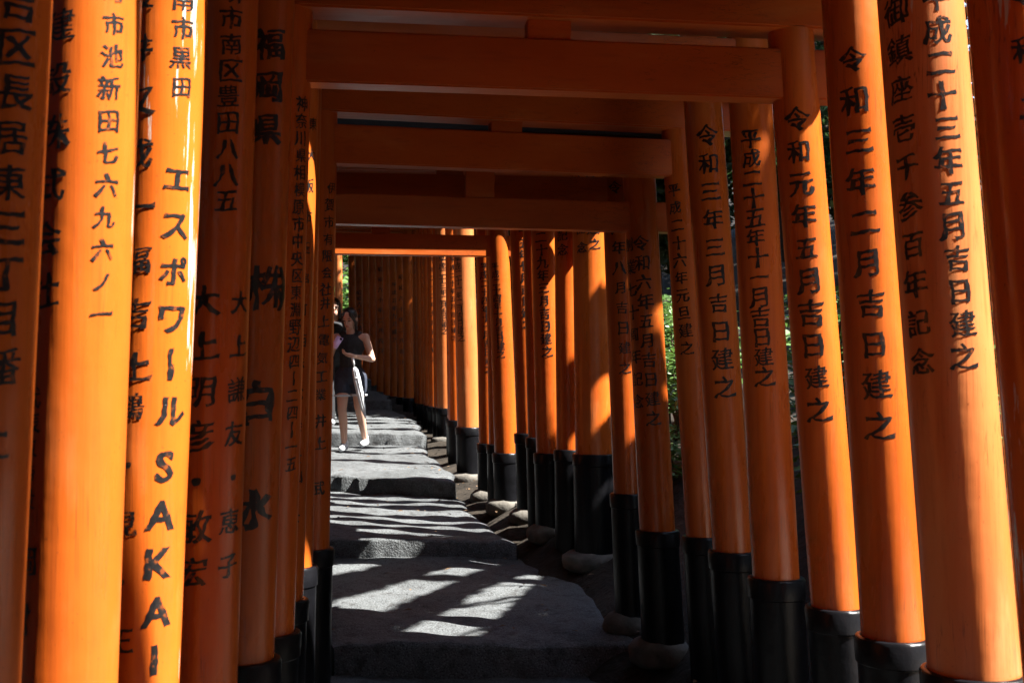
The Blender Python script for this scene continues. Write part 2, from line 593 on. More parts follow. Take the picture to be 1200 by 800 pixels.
def make_pillar(gate, pl, top, mat, cols, ink, stone, gloc):
    seg = 64 if pl.D < 7 else 36
    zb, zt = pl.z0 - gloc.z, top - gloc.z
    org = Vector((pl.at(pl.z0), pl.D, pl.z0))
    h = top - pl.z0
    nst = 14
    prof = []
    rr = random.Random(int(pl.D * 1000) + int(pl.gx * 100))
    ph = rr.uniform(0, 6)
    for i in range(nst + 1):
        z = h * i / nst
        prof.append((pl.rad(pl.z0 + z) * (1 + 0.004 * math.sin(3 * z + ph)), z))
    V, Fc = lathe(prof, seg, 0, 0, pl.k, 0)
    o = link_mesh('pillar', V, Fc, mat, gate, org - gloc)
    add_edge_split(o)
    # black sleeve round the foot
    hs = pl.base_z - pl.z0
    rs = pl.rad(pl.base_z) + 0.016
    prof = [(rs + .004, -0.06), (rs + .002, hs * 0.3), (rs, hs - 0.085), (rs + 0.006, hs - 0.08), (rs + 0.007, hs - 0.012), (rs + 0.002, hs - 0.003), (rs - 0.006, hs), (rs - 0.014, hs - 0.001)]
    V, Fc = lathe(prof, seg, 0, 0, pl.k, 0, False)
    sl = link_mesh('base_sleeve', V, Fc, M['sleeve'], o)
    add_edge_split(sl)
    if stone:
        bm = bmesh.new()
        bmesh.ops.create_icosphere(bm, subdivisions=3, radius=1)
        for v in bm.verts:
            n = 1 + 0.06 * math.sin(3 * v.co.x + ph) * math.cos(2.5 * v.co.y - ph) + 0.03 * math.sin(7 * v.co.z + ph)
            zz = v.co.z
            v.co = Vector((v.co.x * n * rs * 1.42 - 0.03, v.co.y * n * rs * 1.42, (abs(zz) ** 0.7) * (1 if zz > 0 else -1) * 0.085 + 0.004 * math.sin(9 * v.co.x + 5 * v.co.y + ph)))
        bm_obj('foundation_stone', bm, M['stone'], o)
    # brushed inscription, wrapped round the post
    if cols:
        camdir = Vector((-pl.at(1.8), -pl.D, 0)).normalized()
        right = Vector((-camdir.y, camdir.x, 0))
        if right.x < 0:
            right = -right
        for (xa, ya, xb, yb, text, size) in cols:
            n = len(text)
            V, Fc = [], []
            for i, ch in enumerate(text):
                if ch in ' \u3000':
                    continue
                t = i / max(1, n - 1)
                py = ya + (yb - ya) * t
                px = xa + (xb - xa) * t
                z = P(px, py, pl.D).z
                r = pl.rad(z)
                off = (px - pl.axis_px(py)) * pl.D / F
                phi0 = math.asin(max(-0.93, min(0.93, off / r))) + rr.uniform(-.03, .03)
                s = size * pl.D / F * (1 + rr.uniform(-0.09, 0.09))
                bold = (0.018 if size < 30 else 0.020) + (0.018 if text in ('福岡県', '白水') else 0)
                gv, gf = glyph('|' if ch == '\u30fc' else ch, bold) if ch != '\u30fc' else glyph('\u4e28', bold)
                b0 = len(V)
                rot = rr.uniform(-0.035, 0.035)
                for (x, y) in gv:
                    x, y = x - rot * y, y + rot * x
                    zz = z + y * s
                    ph_ = phi0 + x * s / r
                    q = Vector((pl.at(zz), pl.D, zz)) + (camdir * math.cos(ph_) + right * math.sin(ph_)) * (pl.rad(zz) * 1.0045 + 0.0008)
                    V.append(q - org)
                for f in gf:
                    Fc.append([b0 + k for k in f])
            link_mesh('inscription', V, Fc, ink, o, smooth=False)
    return o


def beam(name, a, b, h, th, mat, parent, gloc, bev=0.006, slope=0.0, sag=0.0):
    """Box from a to b (points at the middle of the underside), height h, thickness th."""
    d = (b - a)
    L = d.length
    ux = d.normalized()
    uy = Vector((-ux.y, ux.x, 0)).normalized()
    uz = ux.cross(uy)
    bm = bmesh.new()
    bmesh.ops.create_cube(bm, size=1)
    for v in bm.verts:
        v.co = Vector((v.co.x * (L + (2 * slope * (v.co.z + .5) if slope else 0)), v.co.y * th, (v.co.z + 0.5) * h))
    bmesh.ops.bevel(bm, geom=bm.edges[:], offset=bev, segments=2, affect='EDGES')
    me_m = Matrix((ux, uy, uz)).transposed().to_4x4()
    mid = (a + b) / 2
    bm.transform(me_m)
    o = bm_obj(name, bm, mat, parent, mid - gloc)
    add_edge_split(o, 25)
    return o


def make_gate(label, L, R, znL, znR, hn, gap, hs, colsL=None, colsR=None, matL='paint', matR='paint', inkL='ink', inkR='ink', stoneL=False, stoneR=False, thn=0.10, over=0.13, roof=0.36):
    gx = (L.at(L.z0) + R.at(R.z0)) / 2
    gy = (L.D + R.D) / 2
    gloc = Vector((gx, gy, min(L.z0, R.z0)))
    g = empty('torii_gate', gloc, label, 'torii gate', 'vermilion torii gates over the path')
    topL, topR = znL + hn + gap + 0.01, znR + hn + gap + 0.01
    make_pillar(g, L, topL, M[matL], colsL, M[inkL], stoneL, gloc)
    make_pillar(g, R, topR, M[matR], colsR, M[inkR], stoneR, gloc)
    a = Vector((L.at(znL), L.D, znL)); b = Vector((R.at(znR), R.D, znR))
    u = (b - a).normalized()
    beam('tie_beam', a - u * (L.r + over), b + u * (R.r + over), hn, thn, M['beam'], g, gloc)
    up = Vector((0, 0, hn + gap))
    a2 = Vector((L.at(topL), L.D, topL - 0.004)); b2 = Vector((R.at(topR), R.D, topR - 0.004))
    u2 = (b2 - a2).normalized()
    beam('lintel', a2 - u2 * (L.r + 0.26), b2 + u2 * (R.r + 0.26), hs, 0.16, M['beam'], g, gloc, 0.008, 0.02)
    up2 = Vector((0, 0, hs - 0.002))
    beam('roof_beam', a2 - u2 * (L.r + 0.34) + up2, b2 + u2 * (R.r + 0.34) + up2, 0.075, roof, M['kasagi'], g, gloc, 0.008, 0.03)
    mid = (a + b) / 2
    sw = 0.15
    z_off = Vector((0, 0, hn - 0.003))
    s = beam('strut', mid - u * sw / 2 + z_off, mid + u * sw / 2 + z_off, gap + 0.012, thn * 0.8, M['beam'], g, gloc, 0.004)
    return g


def nz(y, D):
    return CAMZ + (438 - y) * D / F


def C(*a):
    return a


# pillars of the right-hand row: axis pixels, distance, thickness, top of sleeve
r = {}
r[0] = Pillar(1290, 0, 1370, 800, 2.5, .19, base_z=.82)
r[-2] = Pillar(1700, 0, 1850, 800, 1.52, .19, base_z=.82)
r[-1] = Pillar(1430, 0, 1540, 800, 2.1, .19, base_z=.82)
r[1] = Pillar(1185, 0, 1252, 750, 2.85, .215, base_z=.82)
r[2] = Pillar(1086, 100, 1141, 780, 3.3, .243, 784)
r[3] = Pillar(1003, 100, 1046, 740, 3.75, .192, 744)
r[4] = Pillar(931, 100, 979, 700, 4.2, .172, 709)
r[5] = Pillar(880, 130, 909, 670, 4.8, .185, 675)
r[6] = Pillar(826, 160, 859, 640, 5.35, .182, 644)
r[7] = Pillar(797, 220, 823, 625, 5.9, .16, 627)
r[8] = Pillar(750, 230, 770, 615, 6.3, .186, 620)
r[9] = Pillar(722, 230, 736, 575, 6.75, .165, 577)
r[10] = Pillar(692, 300, 696, 525, 8.25, .257, 531)
r[11] = Pillar(664, 300, 667, 525, 8.55, .18, 526)
r[12] = Pillar(638, 300, 644, 525, 8.9, .20, 530)
r[13] = Pillar(611, 290, 619, 505, 9.5, .185, 507)
r[14] = Pillar(584, 290, 593, 528, 10.0, .192, 530)
r[15] = Pillar(569, 310, 573, 517, 10.6, .178, 519)
r[16] = Pillar(544, 310, 549, 498, 12.0, .225, 500)
r[17] = Pillar(531, 310, 535, 490, 12.9, .17, 492)
r[18] = Pillar(519, 310, 522, 477, 15.0, .20, 478)
r[19] = Pillar(507, 310, 509, 477, 16.0, .165, 476)
r[20] = Pillar(498, 310, 501, 472, 17.0, .165, 473)
r[21] = Pillar(489, 310, 492, 472, 18.0, .165, 472)
r[40] = Pillar(514, 310, 516, 477, 15.5, .17, 477)  # this and the posts below are extra, added to shade path and walker
r[41] = Pillar(502, 310, 504, 474, 16.5, .165, 475)
r[42] = Pillar(493, 310, 496, 472, 17.5, .165, 473)
r[43] = Pillar(530, 310, 533, 490, 13.5, .165, 490)
r[44] = Pillar(531, 310, 533, 488, 14.2, .165, 487)
r[45] = Pillar(624, 290, 630, 505, 9.2, .15, 512)
r[46] = Pillar(579, 290, 583, 517, 10.3, .15, 520)
l = {}
l[-1] = Pillar(-3, 0, -45, 800, 2.05, .19, base_z=.76)
l[0] = Pillar(109, 0, 77, 800, 2.4, .20, base_z=.76)
l[1] = Pillar(197, 0, 160, 800, 2.75, .19, base_z=.76)
l[2] = Pillar(263, 0, 235, 800, 3.15, .19, base_z=.76)
l[3] = Pillar(310, 0, 283, 765, 3.55, .19, 770)
l[4] = Pillar(336, 0, 311, 735, 3.95, .19, 739)
l[5] = Pillar(346, 150, 327, 700, 4.5, .18, 701)
l[6] = Pillar(349, 300, 341, 660, 5.0, .18, 662)
l[7] = Pillar(374, 150, 363, 640, 5.5, .18, 641)
l[8] = Pillar(366, 200, 358, 600, 6.1, .18, base_z=.66)
l[9] = Pillar(312, 0, 285, 765, 3.76, .17, base_z=.74)


def left_of(i, w, dy):
    R = r[i]
    x1 = R.at(1.0) - w
    D = R.D - dy
    p = Pillar(600 + x1 * F / D + 2, 300, 600 + x1 * F / D, 500, D, R.r * 2, base_z=R.base_z)
    return p


SHEL = '\u6e26'
make_gate('nearest torii gate on the left, dark shaded post reading 吉区長居東三丁目', l[-1], r[-2], 3.1, 3.1, .17, .14, .17,
          colsL=[C(20, 15, 0, 375, '吉区長居東三丁目', 46), C(2, 430, -12, 520, '番二', 44)], matL='paint_used', roof=.34)
make_gate('torii gate with bright glossy post reading 建設株式会社 and 岡村', l[0], r[-1], 3.0, 3.02, .17, .14, .17,
          colsL=[C(72, 45, 54, 345, '建設株式会社', 42), C(44, 465, 38, 580, '代表取締役', 25), C(36, 650, 30, 716, '岡村', 38),
                 C(132, 3, 117, 370, '町市池新田七六九六ノ一', 27)], matL='paint_used', inkL='ink_worn', roof=.165)
make_gate('torii gate with scraped post lettered エスポワール SAKAI at its foot', l[1], r[0], 2.95, 2.97, .17, .14, .17,
          colsL=[C(214, 10, 211, 110, '南市黒田', 28), C(206, 215, 198, 480, 'エスポワール', 38), C(192, 542, 180, 762, 'SAKAI', 46),
                 C(166, 8, 160, 430, '設井又成一福吉上', 36), C(155, 475, 142, 740, '鶴・見・正', 32)],
          matL='paint_worn', inkL='ink_worn', roof=.165)
make_gate('torii gate with post reading 堺市南区豊田八八五, its flaking right post at the edge of the view', l[2], r[1], 2.98, 3.0, .17, .14, .17,
          colsL=[C(272, 2, 264, 240, '堺市南区豊田八八五', 28), C(240, 355, 226, 663, '大上明彦・敏宏', 38), C(281, 355, 267, 658, '大上謙友・恵子', 28)],
          colsR=[C(1196, 6, 1232, 330, '令和二年七月', 34)], matR='paint_worn', roof=.52)
make_gate('torii gate whose sunlit right post reads 平成二十三年五月吉日建之, its left post 福岡県 白水', l[3], r[2], 2.95, 2.98, .17, .14, .17,
          colsL=[C(317, 60, 312, 158, '福岡県', 36), C(313, 338, 313, 338, '株', 52), C(330, 332, 330, 332, ')', 52), C(301, 470, 298, 592, '白水', 46)],
          colsR=[C(1051, 22, 1081, 424, '御鎮座壱千参百年記念', 33), C(1096, 12, 1129, 418, '平成二十三年五月吉日建之', 33)], matR='paint_sunlit', roof=.62)
make_gate('torii gate whose right post reads 令和三年二月吉日建之, lit along its edge', l[9], r[3], 2.85, 2.88, .17, .12, .17,
          colsR=[C(999, 78, 1031, 497, '令和三年二月吉日建之', 33)], matR='paint_used', roof=.36)
make_gate('torii gate spanning the top of the view, right post reading 令和元年五月吉日建之', l[4], r[4], nz(97, 3.95), nz(118, 4.2), .176, .06, .17,
          colsL=[C(354, 126, 340, 542, '神奈川県相模原市中央区東淵野辺四ー二四ー一五', 19)],
          colsR=[C(934, 145, 959, 479, '令和元年五月吉日建之', 30)], roof=.5)
make_gate('torii gate whose right post reads 平成二十五年十一月吉日建之', l[5], r[5], 2.80, 2.80, .17, .10, .17,
          colsL=[C(366, 148, 352, 400, '東大阪市玉串町西', 16), C(350, 425, 347, 535, '株式会社', 16), C(347, 556, 345, 606, '山本', 18)],
          colsR=[C(879, 167, 896, 441, '平成二十五年十一月吉日建之', 24)], roof=.62)
make_gate('torii gate whose right post reads 令和三年三月吉日建之', l[6], r[6], 2.90, 2.90, .17, .10, .17,
          colsR=[C(829, 163, 849, 453, '令和三年三月吉日建之', 25)])
make_gate('dim torii gate with left post reading 伊賀市 有限会社 and right post 平成二十六年元旦建之', l[7], r[7], 2.60, 2.60, .18, .045, .17,
          colsL=[C(388, 222, 386, 262, '伊賀市', 15), C(385, 282, 382, 340, '有限会社', 15), C(381, 356, 376, 462, '井上電気工業', 15), C(375, 492, 373, 570, '井上　武', 16)],
          colsR=[C(790, 225, 805, 408, '平成二十六年元旦建之', 17)])
make_gate('low torii gate with right post reading 令和六年五月吉日建之 and 創業七十周年記念', l[8], r[8], nz(262, 6.1), nz(272, 6.3), .155, .15, .16,
          colsR=[C(751, 287, 766, 489, '令和六年五月吉日建之', 19), C(737, 288, 748, 470, '創業七十周年記念', 17)], stoneR=True)
# the gates the photographer has just walked through, behind the camera
for k in range(9):
    D = 1.48 - k * 0.45
    zf = ground_z(0, D)
    pp = []
    for x in (-1.0 - .03 * k, 1.28):
        p = Pillar(0, 0, 0, 500, 3.0, .2, base_z=.78)
        p.D, p.k, p.gx = D, -.04 * (1 if x > 0 else -1), x
        p.z0 = ground_z(x, D) - .02
        pp.append(p)
    make_gate('torii gate behind the photographer, at the start of the path', pp[0], pp[1], 2.9, 2.9, .17, .12, .17, roof=.62 if k == 0 else .5)
# farther gates: right post index, label, columns, underside of tie beam
FAR = [
    (9, 'torii gate whose right post reads 令和六年八月吉日建之', [C(721, 222, 733, 431, '令和六年八月吉日建之', 16)], 2.56, 1.95, .2, 1),
    (10, 'torii gate with thick right post ending in 五月吉日建之, its paint rubbed thin', [C(690, 195, 697, 288, '五月吉日建之', 15), C(678, 205, 682, 292, '十周年記念', 14)], 2.72, 2.0, .25, 1),
    (11, 'torii gate half hidden behind the thick post, its right post reading 二十周年記念', [C(656, 210, 659, 294, '二十周年記念', 14)], 2.80, 1.95, .25, 0),
    (12, 'torii gate whose right post reads 平成二十九年三月吉日建之', [C(632, 250, 641, 412, '平成二十九年三月吉日建之', 14)], 2.86, 1.95, .3, 1),
    (13, 'torii gate with high black foot, right post reading 平成二十五年七月吉日建之', [C(612, 232, 618, 380, '平成二十五年七月吉日建之', 13)], 2.95, 1.95, .3, 1),
    (14, 'torii gate whose right post reads 平成二十四年十月吉日建之', [C(580, 313, 587, 415, '平成二十四年十月吉日建之', 10)], nz(301, 10), 2.02, .3, 1),
    (15, 'torii gate whose right post reads 平成二十四年十一月吉日建之', [C(567, 313, 573, 432, '平成二十四年十一月吉日建之', 10)], 2.95, 1.95, .3, 1),
    (16, 'torii gate whose half-sunlit right post reads 平成二十一年二月吉日建之', [C(536, 305, 540, 396, '平成二十一年二月吉日建之', 9)], 3.2, 2.05, .35, 1),
    (17, 'torii gate with slim right post just beyond the half-sunlit one', [C(530, 305, 532, 396, '平成二十年五月吉日建之', 7)], 3.3, 1.95, .35, 0),
    (18, 'torii gate whose pale sunlit right post reads 平成二十三年二月吉日建之', [C(518, 305, 521, 388, '平成二十三年二月吉日建之', 8)], 3.6, 2.0, .4, 1),
    (19, 'torii gate with thin right post next beyond the pale sunlit one', [C(507, 305, 509, 420, '平成二十二年九月吉日建之', 7)], 3.65, 1.95, .4, 0),
    (20, 'torii gate with thin orange right post, second beyond the pale sunlit one', [C(497, 310, 499, 390, '平成十九年三月吉日建之', 6)], 3.72, 1.95, .4, 0),
    (43, 'torii gate added for shade, close behind the one with the half-sunlit post', [], 3.35, 1.95, .35, 0),
    (44, 'torii gate added for shade just in front of the pale sunlit post', [], 3.5, 1.95, .35, 0),
    (45, 'torii gate added for shade behind the post reading 平成二十九年三月吉日建之', [], 2.9, 1.95, .3, 0),
    (46, 'torii gate added for shade behind the post reading 平成二十四年十月吉日建之', [], 2.95, 1.95, .3, 0),
    (40, 'torii gate added for shade just behind the pale sunlit one', [], 3.62, 1.95, .4, 0),
    (41, 'torii gate added for shade behind the thin post beyond the pale one', [], 3.68, 1.95, .4, 0),
    (42, 'torii gate added for shade one before the end of the lit row', [], 3.75, 1.95, .4, 0),
    (21, 'torii gate with thin orange right post at the end of the lit row', [C(488, 310, 490, 390, '平成十八年五月吉日建之', 6)], 3.8, 1.95, .4, 0),
]
for i, lab, cols, zn, w, dy, st in FAR:
    L = left_of(i, w, dy)
    make_gate(lab, L, r[i], zn, zn, .175, .10, .17, colsR=cols, stoneR=bool(st), roof={9: .75, 10: .8, 11: .4}.get(i, .36) if i < 17 else .8, matR='paint_sunlit' if i in (16, 18) else 'paint')
ORD = ['first', 'second', 'third', 'fourth', 'fifth', 'sixth', 'seventh', 'eighth', 'ninth']
for k in range(9):
    D = 18.8 + k * 0.95
    px = 479 - k * 8.2
    r[22 + k] = Pillar(px - 1, 310, px + 1, 470, D, .18, base_z=nz(466 - k, D))
    L = left_of(22 + k, 1.95, .4)
    make_gate('dark shaded torii gate at the bend, %s beyond the end of the lit row' % ORD[k], L, r[22 + k], 3.85 + .06 * k, 3.85 + .06 * k, .175, .10, .17,
              colsR=[C(px - 1, 316 + 9 * (k * 5 % 4), px, 385 + 13 * (k * 3 % 5), ['平成十年五月吉日建之', '昭和六十年二月吉日', '平成五年九月建之'][k % 3], 6)] if k in (1, 2, 4, 7) else None, roof=.8)

r[31] = Pillar(396.5, 310, 397.5, 440, 29.6, .2, base_z=2.5)
make_gate('last torii gate past the bend, its bright post at the left end of the tunnel', left_of(31, 1.95, .4), r[31], 4.6, 4.6, .175, .10, .17, matR='paint_sunlit')

# ------------------------------------------------------------------ plants and trees
def leaf_cloud(clumps, n, size, rnd, flat=0.0):
    """n leaf-shaped faces scattered through blobs (centre, radius, squash)."""
    V, Fc = [], []
    vol = [c[1] ** 2 for c in clumps]
    tot = sum(vol)
    for (c, rad, sq), w in zip(clumps, vol):
        for _ in range(int(n * w / tot)):
            d = Vector((rnd.gauss(0, 1), rnd.gauss(0, 1), rnd.gauss(0, 1))).normalized()
            p = Vector(c) + Vector((d.x, d.y, d.z * sq)) * rad * (rnd.random() ** 0.45)
            s = size * rnd.uniform(0.6, 1.3)
            ax = Vector((rnd.gauss(0, 1), rnd.gauss(0, 1), rnd.gauss(-0.2, 0.6 - 0.4 * flat))).normalized()
            nb = Vector((rnd.gauss(0, .5), rnd.gauss(0, .5), 1)).normalized() if rnd.random() < .6 + .4 * flat else Vector((rnd.gauss(0, 1), rnd.gauss(0, 1), rnd.gauss(0, 1))).normalized()
            side = ax.cross(nb)
            if side.length < 1e-3:
                continue
            side.normalize()
            up = side.cross(ax)
            b = len(V)
            V += [p, p + ax * s * .35 + side * s * .26 + up * s * .05, p + ax * s, p + ax * s * .35 - side * s * .26 + up * s * .05]
            Fc += [(b, b + 1, b + 2), (b, b + 2, b + 3)]
    return V, Fc


def limb(p, q, r1, r2, seg=8):
    d = (q - p).normalized()
    a = d.orthogonal().normalized()
    b = d.cross(a)
    V, Fc = [], []
    for t in (0, .5, 1):
        c = p.lerp(q, t) + a * (0.05 * (q - p).length * (1 if t == .5 else 0))
        rr = r1 + (r2 - r1) * t
        for i in range(seg):
            w = 2 * math.pi * i / seg
            V.append(c + (a * math.cos(w) + b * math.sin(w)) * rr)
    for j in range(2):
        for i in range(seg):
            x, y = j * seg + i, j * seg + (i + 1) % seg
            Fc.append((x, y, y + seg, x + seg))
    return V, Fc


def join(parts):
    V, Fc = [], []
    for v, f in parts:
        b = len(V)
        V += v
        Fc += [tuple(k + b for k in q) for q in f]
    return V, Fc


def tree_proto(seed, h, spread, leaves, mat, low=0.35, lsize=0.20):
    rnd = random.Random(seed)
    root = empty('forest_or_shade_tree', (0, 0, 0), 'tree', 'tree')
    parts = [limb(Vector((0, 0, -.3)), Vector((.1, .05, h * .55)), .17, .10, 12), limb(Vector((.1, .05, h * .55)), Vector((0.2, -.1, h * .9)), .10, .03, 10)]
    clumps = []
    for k in range(15):
        t = low + (0.98 - low) * k / 14
        ang = k * 2.4 + rnd.uniform(-.4, .4)
        ext = spread * (1.05 - abs(t - .6) * 1.3) * rnd.uniform(.6, 1.0)
        tip = Vector((math.cos(ang) * ext, math.sin(ang) * ext, h * t + rnd.uniform(0, .5)))
        parts.append(limb(Vector((.1 * t, 0, h * t * .85)), tip, .05, .012, 6))
        clumps.append((tip, rnd.uniform(.6, 1.0) * spread * .42, .65))
        clumps.append((tip * .55 + Vector((0, 0, h * t * .45)), rnd.uniform(.5, .9) * spread * .38, .7))
    V, Fc = join(parts)
    link_mesh('trunk', V, Fc, M['bark'], root)
    V, Fc = leaf_cloud(clumps, leaves, lsize, rnd)
    link_mesh('crown', V, Fc, mat, root, smooth=False)
    return root


def shrub_proto(seed, mat, h=1.0, leaves=900):
    rnd = random.Random(seed)
    root = empty('shrub', (0, 0, 0), 'shrub', 'shrub')
    parts, clumps = [], []
    for k in range(8):
        a = k * 2.4
        tip = Vector((math.cos(a) * .35 * rnd.random(), math.sin(a) * .35 * rnd.random(), h * rnd.uniform(.4, 1)))
        parts.append(limb(Vector((0, 0, -.1)), tip, .014, .005, 6))
        clumps.append((tip, .24, .7))
        clumps.append((tip * .6, .22, .7))
    V, Fc = join(parts)
    link_mesh('stem', V, Fc, M['bark'], root)
    V, Fc = leaf_cloud(clumps, leaves, 0.095, rnd, 1.0)
    link_mesh('foliage', V, Fc, mat, root, smooth=False)
    return root


def place(proto, used, loc, rz, s, label, cat, group):
    if proto.name not in used:
        used.add(proto.name)
        c = proto
    else:
        c = proto.copy()
        COL.objects.link(c)
        for ch in proto.children:
            d = ch.copy()
            COL.objects.link(d)
            d.parent = c
    c.location = loc
    c.rotation_euler = (0, 0, rz)
    c.scale = (s, s, s)
    tag(c, label, cat, group)
    return c


used = set()
t1 = tree_proto(3, 7.5, 2.6, 9000, M['leaf_dark'])
t2 = tree_proto(8, 9.0, 2.3, 9000, M['leaf_dark'], .25)
TREES = [(2.9, 20.0), (4.7, 18.2), (6.3, 22), (1.6, 25), (3.4, 28), (1.0, 35), (-9.5, 27), (-7.8, 17), (-8.2, 22), (-12, 31), (-6, 36), (-5.4, 10), (-5.0, 4.2), (-5.6, -1.5), (7, 30)]
for k, (x, y) in enumerate(TREES):
    p = t1 if k % 2 == 0 else t2
    place(p, used, (x, y, ground_z(x, y)), k * 1.9, 0.9 + 0.25 * ((k * 7) % 5) / 4,
          'dark green broadleaf tree in the wood beyond the gates', 'tree', 'trees of the wood round the path')
# tall narrow trees added outside the right row to shade parts of it
def shade_tree(x, y, half, z0, z1, n, leaves, seed, label):
    rnd = random.Random(seed)
    st = empty('forest_or_shade_tree', (x, y, ground_z(x, y)), label, 'tree')
    parts = [limb(Vector((0, 0, -.3)), Vector((.1, 0, z1)), .16, .04, 12)]
    clumps = []
    for k in range(n):
        h_ = z0 + (z1 - z0) * k / (n - 1)
        a_ = k * 2.4
        tip = Vector((1.1 * math.cos(a_) * rnd.uniform(.3, 1), half * math.sin(a_) * rnd.uniform(.3, 1), h_))
        parts.append(limb(Vector((0.05, 0, h_ - .5)), tip, .04, .01, 6))
        clumps.append((tip, rnd.uniform(.5, .7), .8))
    V, Fc = join(parts)
    link_mesh('trunk', V, Fc, M['bark'], st)
    V, Fc = leaf_cloud(clumps, leaves, 0.2, rnd)
    link_mesh('crown', V, Fc, M['leaf_dark'], st, smooth=False)


def in_poly(x, y, poly, grow):
    c = Vector((sum(p[0] for p in poly) / len(poly), sum(p[1] for p in poly) / len(poly)))
    ins = True
    sg = 0
    for i in range(len(poly)):
        ax, ay = poly[i]
        bx, by = poly[(i + 1) % len(poly)]
        L = math.hypot(bx - ax, by - ay)
        d_ = ((bx - ax) * (y - ay) - (by - ay) * (x - ax)) / L
        cc = ((bx - ax) * (c.y - ay) - (by - ay) * (c.x - ax))
        if cc < 0:
            d_ = -d_
        if d_ < -grow:
            return False
    return True


def streak_tree():
    """Added tree, leaves set along sun rays; three gaps shape streaks on the step."""
    rnd = random.Random(76)
    bx, by = 3.9, 6.9
    st = empty('forest_or_shade_tree', (bx, by, ground_z(bx, by)), 'tall added tree beside the right row, crown shaped to cast sun streaks', 'tree')
    o = st.location
    gaps = [[(-.18, 8.84), (.02, 8.84), (-.82, 7.04), (-1.12, 7.32)],
            [(-.08, 7.92), (.26, 8.46), (-.18, 6.45), (-.62, 6.52)],
            [(-1.30, 8.12), (-.62, 8.90), (-1.6, 9.0), (-1.6, 8.2)]]
    V, Fc, tips = [], [], []
    n = 0
    while n < 34000:
        x, y = rnd.uniform(-1.6, 1.5), rnd.uniform(5.5, 8.98)
        if any(in_poly(x, y, g, .02) for g in gaps):
            continue
        n += 1
        zg = .25
        t = (3.5 - x) / to_sun.x + rnd.gauss(0, .6)
        p = Vector((x, y, zg)) + to_sun * t - o
        s_ = rnd.uniform(.06, .11)
        ax = Vector((rnd.gauss(0, 1), rnd.gauss(0, 1), rnd.gauss(0, 1))).normalized()
        side = ax.cross(to_sun + Vector((rnd.gauss(0, .5), rnd.gauss(0, .5), rnd.gauss(0, .5))))
        if side.length < .1:
            continue
        side.normalize()
        b = len(V)
        p = p - ax * s_ * .5
        V += [p, p + ax * s_ * .4 + side * s_ * .33, p + ax * s_, p + ax * s_ * .4 - side * s_ * .33]
        Fc += [(b, b + 1, b + 2), (b, b + 2, b + 3)]
        if n % 1200 == 0:
            tips.append(p)
    parts = [limb(Vector((0, 0, -.3)), Vector((-.1, 0, 5.6)), .17, .06, 12)]
    for q_ in tips:
        parts.append(limb(Vector((-.08, 0, max(2.5, q_.z - 1.5))), q_, .03, .008, 6))
    tv, tf = join(parts)
    link_mesh('trunk', tv, tf, M['bark'], st)
    link_mesh('crown', V, Fc, M['leaf_dark'], st, smooth=False)


streak_tree()
shade_tree(4.7, 4.4, .36, 2.4, 8.8, 32, 24000, 77, 'tall narrow added shade tree beside the middle of the right row, outside the gates')
for k, (x, y) in enumerate([(1.9, 19.0), (1.3, 21.2), (.6, 23.4), (-.1, 25.6), (6.5, 26.5)]):
    shade_tree(x, y, 1.0, 1.6, 7.5, 24, 12000, 90 + k, 'narrow dark added shade tree beside the shaded gates at the bend, %s counted away from the photographer' % ['first', 'second', 'third', 'fourth', 'fifth'][k])
shade_tree(2.4, 16.9, 1.2, 3.0, 5.4, 20, 12000, 99, 'narrow added shade tree right of the far lit posts, outside the gates')
shade_tree(4.8, -1.9, .9, 2.4, 8.8, 34, 18000, 78, 'tall narrow added shade tree outside the gates nearest the photographer')
shade_tree(4.9, -2.6, 1.2, 2.4, 8.8, 34, 18000, 79, 'tall narrow added shade tree outside the gates behind the photographer')
shade_tree(4.9, -5.4, 1.2, 2.4, 8.8, 34, 18000, 80, 'tall narrow added shade tree outside the start of the path')
for k, y in enumerate([-8, -4.5, -1, 2.5, 6, 9.5, 13, 16.5]):
    place(t1 if k % 2 else t2, used, (9.6 + .6 * math.sin(3 * k), y, ground_z(9.6, y) - .2), k * 1.3, 0.78, 'dark tree farther right on the bank, beyond the shrubs', 'tree', 'trees farther right on the bank')
# the wood closing in all round
t4 = tree_proto(31, 9.5, 3.3, 11000, M['leaf_dark'], .06, .34)
RING = [(15.5, y) for y in range(-11, 33, 4)] + [(-8.2 + min(0, row_x(y) * .6), y) for y in range(-11, 33, 4)] + [(-4, -13), (0.5, -14), (5, -13), (9, -13), (3.5, 37), (-1.5, 39), (8, 35), (-10, 36)]
for k, (x, y) in enumerate(RING):
    place(t4, used, (x, y, ground_z(x, y) - .2), k * 1.7, 1.0 + .06 * (k % 4), 'dense leafy tree of the dark wood all round the gates', 'tree', 'dense trees of the surrounding wood')
